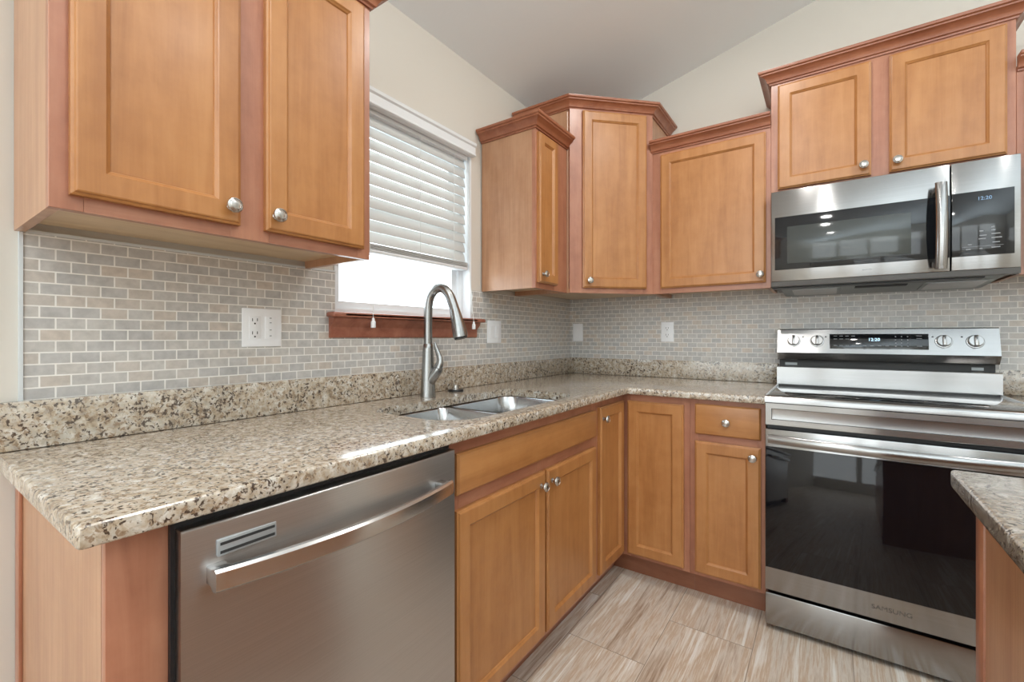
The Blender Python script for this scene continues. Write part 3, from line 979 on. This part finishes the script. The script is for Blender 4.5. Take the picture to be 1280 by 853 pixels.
# ------------------------------------------------------------------ faucet (stands on the counter behind the sink)
FX, FY, FZ = 0.112, -1.412, 0.9146
fa = thing('faucet', 'brushed steel pull-down gooseneck faucet behind the sink', 'faucet', (FX, FY, FZ), math.radians(12))
b = bm_new(); lathe(b, [(0.030, 0.0), (0.030, 0.006), (0.0285, 0.02), (0.0265, 0.07), (0.0235, 0.13), (0.0205, 0.19), (0.0185, 0.207), (0.0175, 0.208), (0.0175, 0.211), (0.0, 0.211)], 32)
obj('body', b, M_faucet, fa, smooth=50)
arc = catmull([(0, 0, 0.205), (0, 0, 0.30), (0.002, 0, 0.36), (0.014, 0, 0.402), (0.042, 0, 0.427), (0.073, 0, 0.424), (0.098, 0, 0.398), (0.115, 0, 0.36), (0.122, 0, 0.34)], 10)
n = len(arc)
b = bm_new(); tube(b, arc, [0.0165 + 0.0025 * (i / n) for i in range(n)], 20)
obj('spout', b, M_faucet, fa, smooth=60)
hd = [(0.121, 0, 0.343), (0.1285, 0, 0.315), (0.137, 0, 0.28), (0.1445, 0, 0.25), (0.1475, 0, 0.236)]
b = bm_new(); tube(b, hd, [0.0195, 0.0225, 0.0262, 0.0285, 0.028], 24)
sp = obj('spray_head', b, M_faucet, fa, smooth=50)
b = bm_new(); tube(b, [(0.1475, 0, 0.236), (0.149, 0, 0.230)], [0.0255, 0.024], 24); obj('spray_nozzle', b, M_black, sp)
box_obj('spray_button', M_black, sp, 0.150, 0.160, -0.008, 0.008, 0.262, 0.282, b=0.003)
hub = catmull([(0.0, 0, 0.045), (0.014, 0.0, 0.070), (0.032, 0.0, 0.092), (0.044, 0.0, 0.106), (0.0475, 0, 0.116)], 6)
n = len(hub)
b = bm_new(); tube(b, hub, [0.023 - 0.0050 * i / (n - 1) for i in range(n)], 20)
hb = obj('handle_hub', b, M_faucet, fa, smooth=60)
lev = catmull([(0.0478, 0, 0.118), (0.054, 0, 0.134), (0.054, 0, 0.153), (0.045, 0, 0.177), (0.036, 0, 0.197), (0.032, 0, 0.214)], 6)
m = len(lev)
b = bm_new(); tube(b, lev, [0.0182 - 0.0128 * (i / (m - 1)) ** 0.85 for i in range(m)], 18, flat=(1.0, 0.72))
obj('lever', b, M_faucet, fa, smooth=60)

# air switch button
bt = thing('air_switch', 'small steel push button on a black base beside the faucet', 'button', (0.079, -1.212, 0.9146))
b = bm_new(); lathe(b, [(0.034, 0.0), (0.034, 0.004), (0.031, 0.0075), (0.012, 0.0085), (0.0, 0.0085)], 32); obj('base', b, M_black, bt)
b = bm_new(); lathe(b, [(0.022, 0.0083), (0.022, 0.011), (0.013, 0.013), (0.012, 0.026), (0.0105, 0.028), (0.0, 0.0285)], 28); obj('button', b, M_nickel, bt)

# ------------------------------------------------------------------ dishwasher
y0 = -2.430; Wd = -1.8285 - y0
dw = thing('dishwasher', 'stainless dishwasher with a bowed bar handle under the counter', 'dishwasher', (0, y0, 0), RZL)
bm = bm_new(); bx(bm, 0.004, Wd - 0.004, -0.59, -0.03, 0.06, 0.876)
obj('tub', bm, M_black, dw)
box_obj('toe_panel', M_black, dw, 0.004, Wd - 0.004, -0.55, -0.53, 0.0, 0.11)
box_obj('gasket', M_black, dw, -0.002, Wd - 0.002, -0.612, -0.59, 0.11, 0.8815)
box_obj('foot', M_black, dw, 0.05, 0.09, -0.45, -0.40, 0.0, 0.0605)
box_obj('foot', M_black, dw, Wd - 0.09, Wd - 0.05, -0.45, -0.40, 0.0, 0.0605)
bm = bm_new()
dp = []
for i in range(13):   # gently bowed front
    t = i / 12; dp.append((0.004 + (Wd - 0.008) * t, -0.634 - 0.008 * (1 - (2 * t - 1) ** 2)))
pts = [(0.004, -0.6125)] + dp + [(Wd - 0.004, -0.6125)]
prism(bm, pts, 'z', 0.115, 0.866)
top = [e for e in bm.edges if all(abs(v.co.z - 0.866) < 1e-5 and v.co.y < -0.62 for v in e.verts)]
bmesh.ops.bevel(bm, geom=top, offset=0.004, segments=3, affect='EDGES', profile=0.5)
dd = obj('door', bm, M_dsteel, dw, smooth=30)
# bow handle
b = bm_new(); path = []
for i in range(25):
    t = i / 24; x = 0.035 + (Wd - 0.085) * t; bow = 0.035 * (1 - (2 * t - 1) ** 2)
    path.append(((x, -0.664 - bow), (0, -1), 0.772))
sect = [(-0.007, 0.003), (-0.004, 0.0), (0.004, 0.0), (0.0085, 0.004), (0.0095, 0.017), (0.0085, 0.030), (0.004, 0.034), (-0.004, 0.034), (-0.007, 0.031)]
sweep_bar(b, path, sect)
hn = obj('handle', b, M_bright, dd, smooth=35)
box_obj('handle_mount', M_bright, hn, 0.036, 0.062, -0.667, -0.6335, 0.775, 0.803, b=0.003)
box_obj('handle_mount', M_steel, hn, Wd - 0.078, Wd - 0.053, -0.667, -0.6335, 0.775, 0.803, b=0.003)
vent = box_obj('vent', M_vent, dd, 0.050, 0.140, -0.6425, -0.632, 0.813, 0.838, b=0.001)
for zz in (0.8165, 0.8295):
    box_obj('vent_slot', M_slot, vent, 0.053, 0.137, -0.6430, -0.6415, zz, zz + 0.0045)

# ------------------------------------------------------------------ range
rx = 1.2095; RW = 0.7635
rg = thing('range', 'stainless freestanding electric range with black glass cooktop and oven door', 'range', (rx, 0, 0))
bm = bm_new(); bx(bm, 0.004, RW - 0.004, -0.605, -0.032, 0.022, 0.912)
obj('body', bm, M_dsteel, rg)
for fx_, fy_ in ((0.03, -0.60), (RW - 0.03, -0.60), (0.03, -0.08), (RW - 0.03, -0.08)):
    b = bm_new(); lathe(b, [(0.02, 0.0), (0.02, 0.008), (0.012, 0.010), (0.012, 0.0225)], 16, Matrix.Translation((fx_, fy_ + 0.02, 0))); obj('foot', b, M_black, rg)
# cooktop: glass in a stainless rim
bm = bm_new(); bx(bm, 0.008, RW - 0.008, -0.640, -0.151, 0.9125, 0.9225, 0.003)
gl = obj('cooktop', bm, M_cook, rg)
bm = bm_new()
bx(bm, 0.0, 0.0075, -0.655, -0.06, 0.9, 0.9235, 0.001); bx(bm, RW - 0.0075, RW, -0.655, -0.06, 0.9, 0.9235, 0.001)
obj('side_rim', bm, M_strip, gl)
# front edge strip, rounded
bm = bm_new()
pr = [(-0.6405, 0.9235), (-0.664, 0.9225), (-0.6705, 0.9185), (-0.6730, 0.912), (-0.6735, 0.897), (-0.662, 0.8955), (-0.6405, 0.8955)]
prism(bm, pr, 'x', 0.0, RW)
obj('front_strip', bm, M_steel, rg, smooth=40)
# front lip panel with pressed recess
bm = bm_new()
R, fs = ring_panel(bm, 0.0, RW, 0.807, 0.8945, [(0, -0.62), (0, -0.660), (0.002, -0.662), (0.022, -0.662), (0.024, -0.658), (0.028, -0.657)])
bm.faces.new(R[-1]); bm.faces.new(R[0][::-1]); bmesh.ops.recalc_face_normals(bm, faces=bm.faces[:])
obj('front_panel', bm, M_steel, rg, smooth=25)
box_obj('gap', M_black, rg, 0.004, RW - 0.004, -0.625, -0.604, 0.15, 0.812)
# oven door
od = box_obj('oven_door', M_steel, rg, 0.0, RW, -0.660, -0.6255, 0.160, 0.791, b=0.003)
gw = box_obj('oven_window', M_ovglass, od, 0.002, RW - 0.002, -0.6612, -0.655, 0.249, 0.723, b=0.001)
box_obj('inner_window', M_black, gw, 0.11, RW - 0.11, -0.6552, -0.6548, 0.32, 0.66)
text('brand_lettering', 'SAMSUNG', 0.021, M_etch, od, Matrix.Translation((RW / 2 + 0.002, -0.6602, 0.203)) @ FACE, sx=1.15)
b = bm_new(); path = []
for i in range(25):
    t = i / 24; x = 0.012 + (RW - 0.024) * t; bow = 0.034 * (1 - (2 * t - 1) ** 2)
    path.append(((x, -0.683 - bow), (0, -1), 0.741))
sect = [(-0.008, 0.004), (-0.004, 0.0), (0.004, 0.0), (0.009, 0.005), (0.011, 0.016), (0.009, 0.027), (0.004, 0.032), (-0.004, 0.032), (-0.008, 0.028)]
sweep_bar(b, path, sect)
hn = obj('handle', b, M_steel, od, smooth=35)
for a_ in (0.014, RW - 0.044):
    box_obj('handle_mount', M_steel, hn, a_, a_ + 0.03, -0.686, -0.6595, 0.745, 0.769, b=0.003)
# storage drawer
box_obj('storage_drawer', M_steel, rg, 0.0, RW, -0.654, -0.6055, 0.022, 0.146, b=0.004)
# backguard
bm = bm_new(); prism(bm, [(-0.032, 0.9125), (-0.150, 0.9125), (-0.150, 0.918), (-0.148, 1.006), (-0.144, 1.009), (-0.032, 1.009)], 'x', 0.0, RW)
obj('rear_panel', bm, M_steel, rg)
box_obj('gasket', M_slot, rg, 0.004, RW - 0.004, -0.1522, -0.1502, 0.9226, 0.9248)
box_obj('vent_gap', M_slot, rg, 0.006, RW - 0.006, -0.080, -0.032, 1.009, 1.040)
for a_, w_ in ((0.03, 0.05), (RW - 0.075, 0.035)):
    box_obj('vent_slots', M_lgrey, rg, a_, a_ + w_, -0.0812, -0.0795, 1.014, 1.026)
bm = bm_new()
prism(bm, [(-0.032, 1.040), (-0.100, 1.040), (-0.106, 1.043), (-0.127, 1.076), (-0.096, 1.186), (-0.090, 1.190), (-0.032, 1.190)], 'x', -0.001, RW + 0.001)
cs = obj('control_console', bm, M_steel, rg, smooth=18)
# tilted console frame
th = math.atan2(0.030, 0.112)
CM = Matrix.Translation((0, -0.126, 1.074)) @ Matrix.Rotation(-th, 4, 'X')
cl = 0.116


def on_console(o):
    o.data.transform(CM); return o


b = bm_new(); bx(b, 1.419 - rx, 1.763 - rx, -0.0012, 0.004, 0.020, 0.094, 0.001)
ds = on_console(obj('display', b, M_bglass, cs))
on_console(text('clock_digits', '12:20', 0.019, M_glow, ds, Matrix.Translation((0.372, -0.0016, 0.067)) @ FACE))
b = bm_new()
for (xx, zz) in [(0.225 + 0.022 * i, 0.083) for i in range(4)] + [(0.225 + 0.022 * i, 0.069) for i in range(4)] + [(0.225 + 0.022 * i, 0.038) for i in range(4)] + [(0.332 + 0.026 * i, 0.038) for i in range(4)]:
    bx(b, xx, xx + 0.013, -0.0015, -0.001, zz, zz + 0.0022)
for i in range(4):
    for j in range(3):
        bx(b, 0.444 + 0.02 * j, 0.448 + 0.02 * j, -0.0015, -0.001, 0.036 + 0.0145 * i, 0.0395 + 0.0145 * i)
for zz in (0.083, 0.072, 0.038): bx(b, 0.515, 0.532, -0.0015, -0.001, zz, zz + 0.0025)
on_console(obj('key_print', b, M_grey, ds))
for kx_ in (1.277, 1.371, 1.809, 1.903):
    KM = Matrix.Translation((kx_ - rx, 0.0, 0.060)) @ Matrix.Rotation(PI / 2, 4, 'X')
    b = bm_new(); lathe(b, [(0.0275, -0.001), (0.0275, 0.002), (0.0265, 0.004), (0.0235, 0.0045), (0.0235, 0.006), (0.0225, 0.019), (0.021, 0.0205), (0.0, 0.0205)], 36, KM)
    k_ = on_console(obj('knob', b, M_steel, cs))
    b = bm_new(); lathe(b, [(0.0278, 0.0), (0.0278, 0.0015), (0.0250, 0.0018)], 32, KM); on_console(obj('knob_ring', b, M_slot, k_))
    b = bm_new(); bx(b, kx_ - rx - 0.006, kx_ - rx + 0.006, -0.031, -0.019, 0.038, 0.0815, 0.003)
    on_console(obj('knob_grip', b, M_steel, k_))
    b = bm_new(); bx(b, kx_ - rx - 0.001, kx_ - rx + 0.001, -0.0315, -0.030, 0.064, 0.079)
    on_console(obj('knob_mark', b, M_slot, k_))
for xx in (0.105, 0.195, 0.566, 0.655):
    b = bm_new(); bx(b, xx - 0.003, xx + 0.003, -0.0006, 0.0005, 0.078, 0.083); on_console(obj('burner_mark', b, M_slot, cs))

# ------------------------------------------------------------------ microwave
mx_, MW = 1.2075, 0.7535
mw = thing('microwave', 'stainless over-the-range microwave with black door window, hung below cabinet', 'microwave', (mx_, 0, 1.372))
MH = 0.4165; MD = -0.372
box_obj('case', M_black, mw, 0.002, MW - 0.002, MD, -0.009, 0.008, MH - 0.001)
dxr = 1.783 - mx_
# slightly bowed front made of door and control panel
dr = bm_new(); bx(dr, 0.0, dxr - 0.0015, -0.402, MD - 0.0005, 0.022, MH, 0.003)
dr = obj('door', dr, M_steel, mw)
gz0, gz1 = 0.072, 0.302
bm = bm_new(); bx(bm, 0.014, dxr - 0.0005, -0.4035, -0.395, gz0, gz1, 0.0012)
gd = obj('door_glass', bm, M_bglass, dr)
box_obj('mesh_window', M_mwglass, gd, 0.06, dxr - 0.11, -0.4042, -0.4030, gz0 + 0.025, gz1 - 0.045, b=0.0004)
b = bm_new(); path = []
for i in range(17):
    t = i / 16; z = 0.030 + 0.318 * t; bow = 0.020 * (1 - (2 * t - 1) ** 2)
    path.append((z, bow))
rings = []
for z, bow in path:
    rings.append([b.verts.new((dxr - 0.047 + px, -0.430 - bow + py, z)) for px, py in ((0, 0), (0.004, -0.006), (0.012, -0.009), (0.022, -0.009), (0.030, -0.006), (0.034, 0), (0.030, 0.004), (0.004, 0.004))])
for P, Q in zip(rings, rings[1:]):
    for k in range(8): b.faces.new((P[k], P[(k + 1) % 8], Q[(k + 1) % 8], Q[k]))
b.faces.new(rings[0][::-1]); b.faces.new(rings[-1]); bmesh.ops.recalc_face_normals(b, faces=b.faces[:])
hn = obj('handle', b, M_steel, dr, smooth=40)
for zz in (0.034, 0.320):
    box_obj('handle_mount', M_steel, hn, dxr - 0.042, dxr - 0.018, -0.430, -0.401, zz, zz + 0.022, b=0.002)
b = bm_new()
for i in range(7): bx(b, dxr * 0.5 + 0.03 + i * 0.0045, dxr * 0.5 + 0.0325 + i * 0.0045, -0.4023, -0.4018, 0.047, 0.051)
obj('door_marks', b, M_grey, dr)
cp = box_obj('control_panel', M_steel, mw, dxr + 0.0015, MW, -0.402, MD - 0.0005, 0.022, MH, b=0.003)
kp = box_obj('touch_pad', M_bglass, cp, dxr + 0.003, MW - 0.016, -0.4035, -0.395, gz0, gz1 + 0.002, b=0.001)
text('clock_digits', '12:20', 0.017, M_glow2, kp, Matrix.Translation((dxr + 0.088, -0.4038, gz1 - 0.026)) @ FACE)
b = bm_new()
for (xx, zz, ww) in [(0.075, 0.115, 0.018), (0.105, 0.118, 0.022), (0.105, 0.104, 0.026), (0.073, 0.103, 0.018), (0.108, 0.088, 0.018), (0.045, 0.085, 0.010), (0.04, 0.068, 0.012), (0.075, 0.068, 0.008), (0.105, 0.070, 0.022), (0.075, 0.131, 0.010), (0.105, 0.131, 0.010), (0.105, 0.142, 0.008)]:
    bx(b, dxr + xx, dxr + xx + ww, -0.4039, -0.4033, gz0 - 0.045 + zz, gz0 - 0.045 + zz + 0.003)
bx(b, dxr + 0.03, dxr + 0.135, -0.4038, -0.4033, gz0 + 0.033, gz0 + 0.0338)
obj('key_print', b, M_grey, kp)
# lower lip and underside with grease filters
bm = bm_new()
prism(bm, [(-0.4015, 0.0215), (-0.398, 0.002), (-0.372, 0.0), (-0.372, 0.0215)], 'x', 0.0, MW)
obj('bottom_lip', bm, M_lip, mw)
bm = bm_new(); prism(bm, [(-0.3715, 0.0075), (-0.340, -0.001), (-0.05, -0.016), (-0.010, -0.016), (-0.010, 0.0075)], 'x', 0.03, MW - 0.03)
un = obj('underside', bm, M_lgrey, mw)
SL = Matrix.Translation((0, -0.340, -0.001)) @ Matrix.Rotation(-math.atan2(0.015, 0.29), 4, 'X')
for a_, w_, nm_, mt in ((0.06, 0.19, 'grease_filter', M_lgrey), (0.52, 0.19, 'grease_filter', M_lgrey)):
    b = bm_new(); bx(b, a_, a_ + w_, 0.05, 0.26, -0.004, 0.0, 0.001); o = obj(nm_, b, mt, un); o.data.transform(SL)
    b = bm_new(); bx(b, a_ + 0.012, a_ + w_ - 0.012, 0.062, 0.248, -0.0046, -0.0038); o2 = obj('filter_mesh', b, M_dsteel, o); o2.data.transform(SL)
b = bm_new(); bx(b, 0.0, MW - 0.08, -0.02, 0.035, -0.003, 0.0005, 0.0008); o = obj('intake_vent', b, M_black, un); o.data.transform(SL)
b = bm_new(); bx(b, 0.30, 0.47, 0.06, 0.11, -0.003, 0.0, 0.001); o = obj('lamp_cover', b, M_slot, un); o.data.transform(SL)

# ------------------------------------------------------------------ wall plates
def duplex(pl, x, z):
    b = bm_new(); bx(b, x - 0.0165, x + 0.0165, -0.0072, -0.005, z - 0.034, z + 0.034, 0.0015)
    r = obj('receptacle', b, M_white, pl)
    b = bm_new()
    for zz in (z - 0.0195, z + 0.0195):
        bx(b, x - 0.008, x - 0.006, -0.0076, -0.007, zz - 0.001, zz + 0.008)
        bx(b, x + 0.006, x + 0.008, -0.0076, -0.007, zz, zz + 0.008)
        lathe(b, [(0.0026, 0.0), (0.0026, 0.0006), (0, 0.0006)], 10, Matrix.Translation((x, -0.007, zz - 0.0075)) @ Matrix.Rotation(PI / 2, 4, 'X'))
    obj('slots', b, M_slot, r)


def plate(label, loc, rz, w, cat='outlet', name='wall_outlet'):
    t = thing(name, label, cat, loc, rz)
    b = bm_new(); bx(b, -w / 2, w / 2, -0.0058, 0.0, -0.0575, 0.0575, 0.0025); obj('cover_plate', b, M_white, t)
    return t


def decora(pl, x, z):
    b = bm_new(); bx(b, x - 0.0165, x + 0.0165, -0.0066, -0.005, z - 0.033, z + 0.033, 0.001); s = obj('switch_frame', b, M_white, pl)
    b = bm_new(); prism(b, [(-0.006, z - 0.030), (-0.0085, z - 0.029), (-0.0068, z), (-0.0095, z + 0.029), (-0.006, z + 0.030)], 'x', x - 0.0145, x + 0.0145); obj('rocker', b, M_white, s)


p1 = plate('wide white wall plate with outlet, on the tile left of the faucet', (TT, -2.004, 1.180), RZL, 0.116)
duplex(p1, -0.023, 0.0)
b = bm_new(); bx(b, 0.0065, 0.0395, -0.0072, -0.005, -0.034, 0.034, 0.0015); s = obj('dimmer_insert', b, M_white, p1)
b = bm_new()
for zz in (-0.026, -0.008, 0.014, 0.028): bx(b, 0.020, 0.026, -0.0076, -0.007, zz, zz + 0.0025)
obj('insert_marks', b, M_lgrey, s)
p2 = plate('white two-gang switch plate on the tile right of the window', (TT, -0.845, 1.177), RZL, 0.115, 'light switch', 'light_switch')
decora(p2, -0.023, 0.0); decora(p2, 0.023, 0.0)
p3 = plate('small white switch plate on the back wall next to the corner', (0.068, -TT, 1.180), 0, 0.072, 'light switch', 'light_switch')
decora(p3, 0.0, 0.0)
p4 = plate('single white duplex outlet on the back wall tile under the single-door cabinet', (0.645, -TT, 1.180), 0, 0.072)
duplex(p4, 0.0, 0.0)
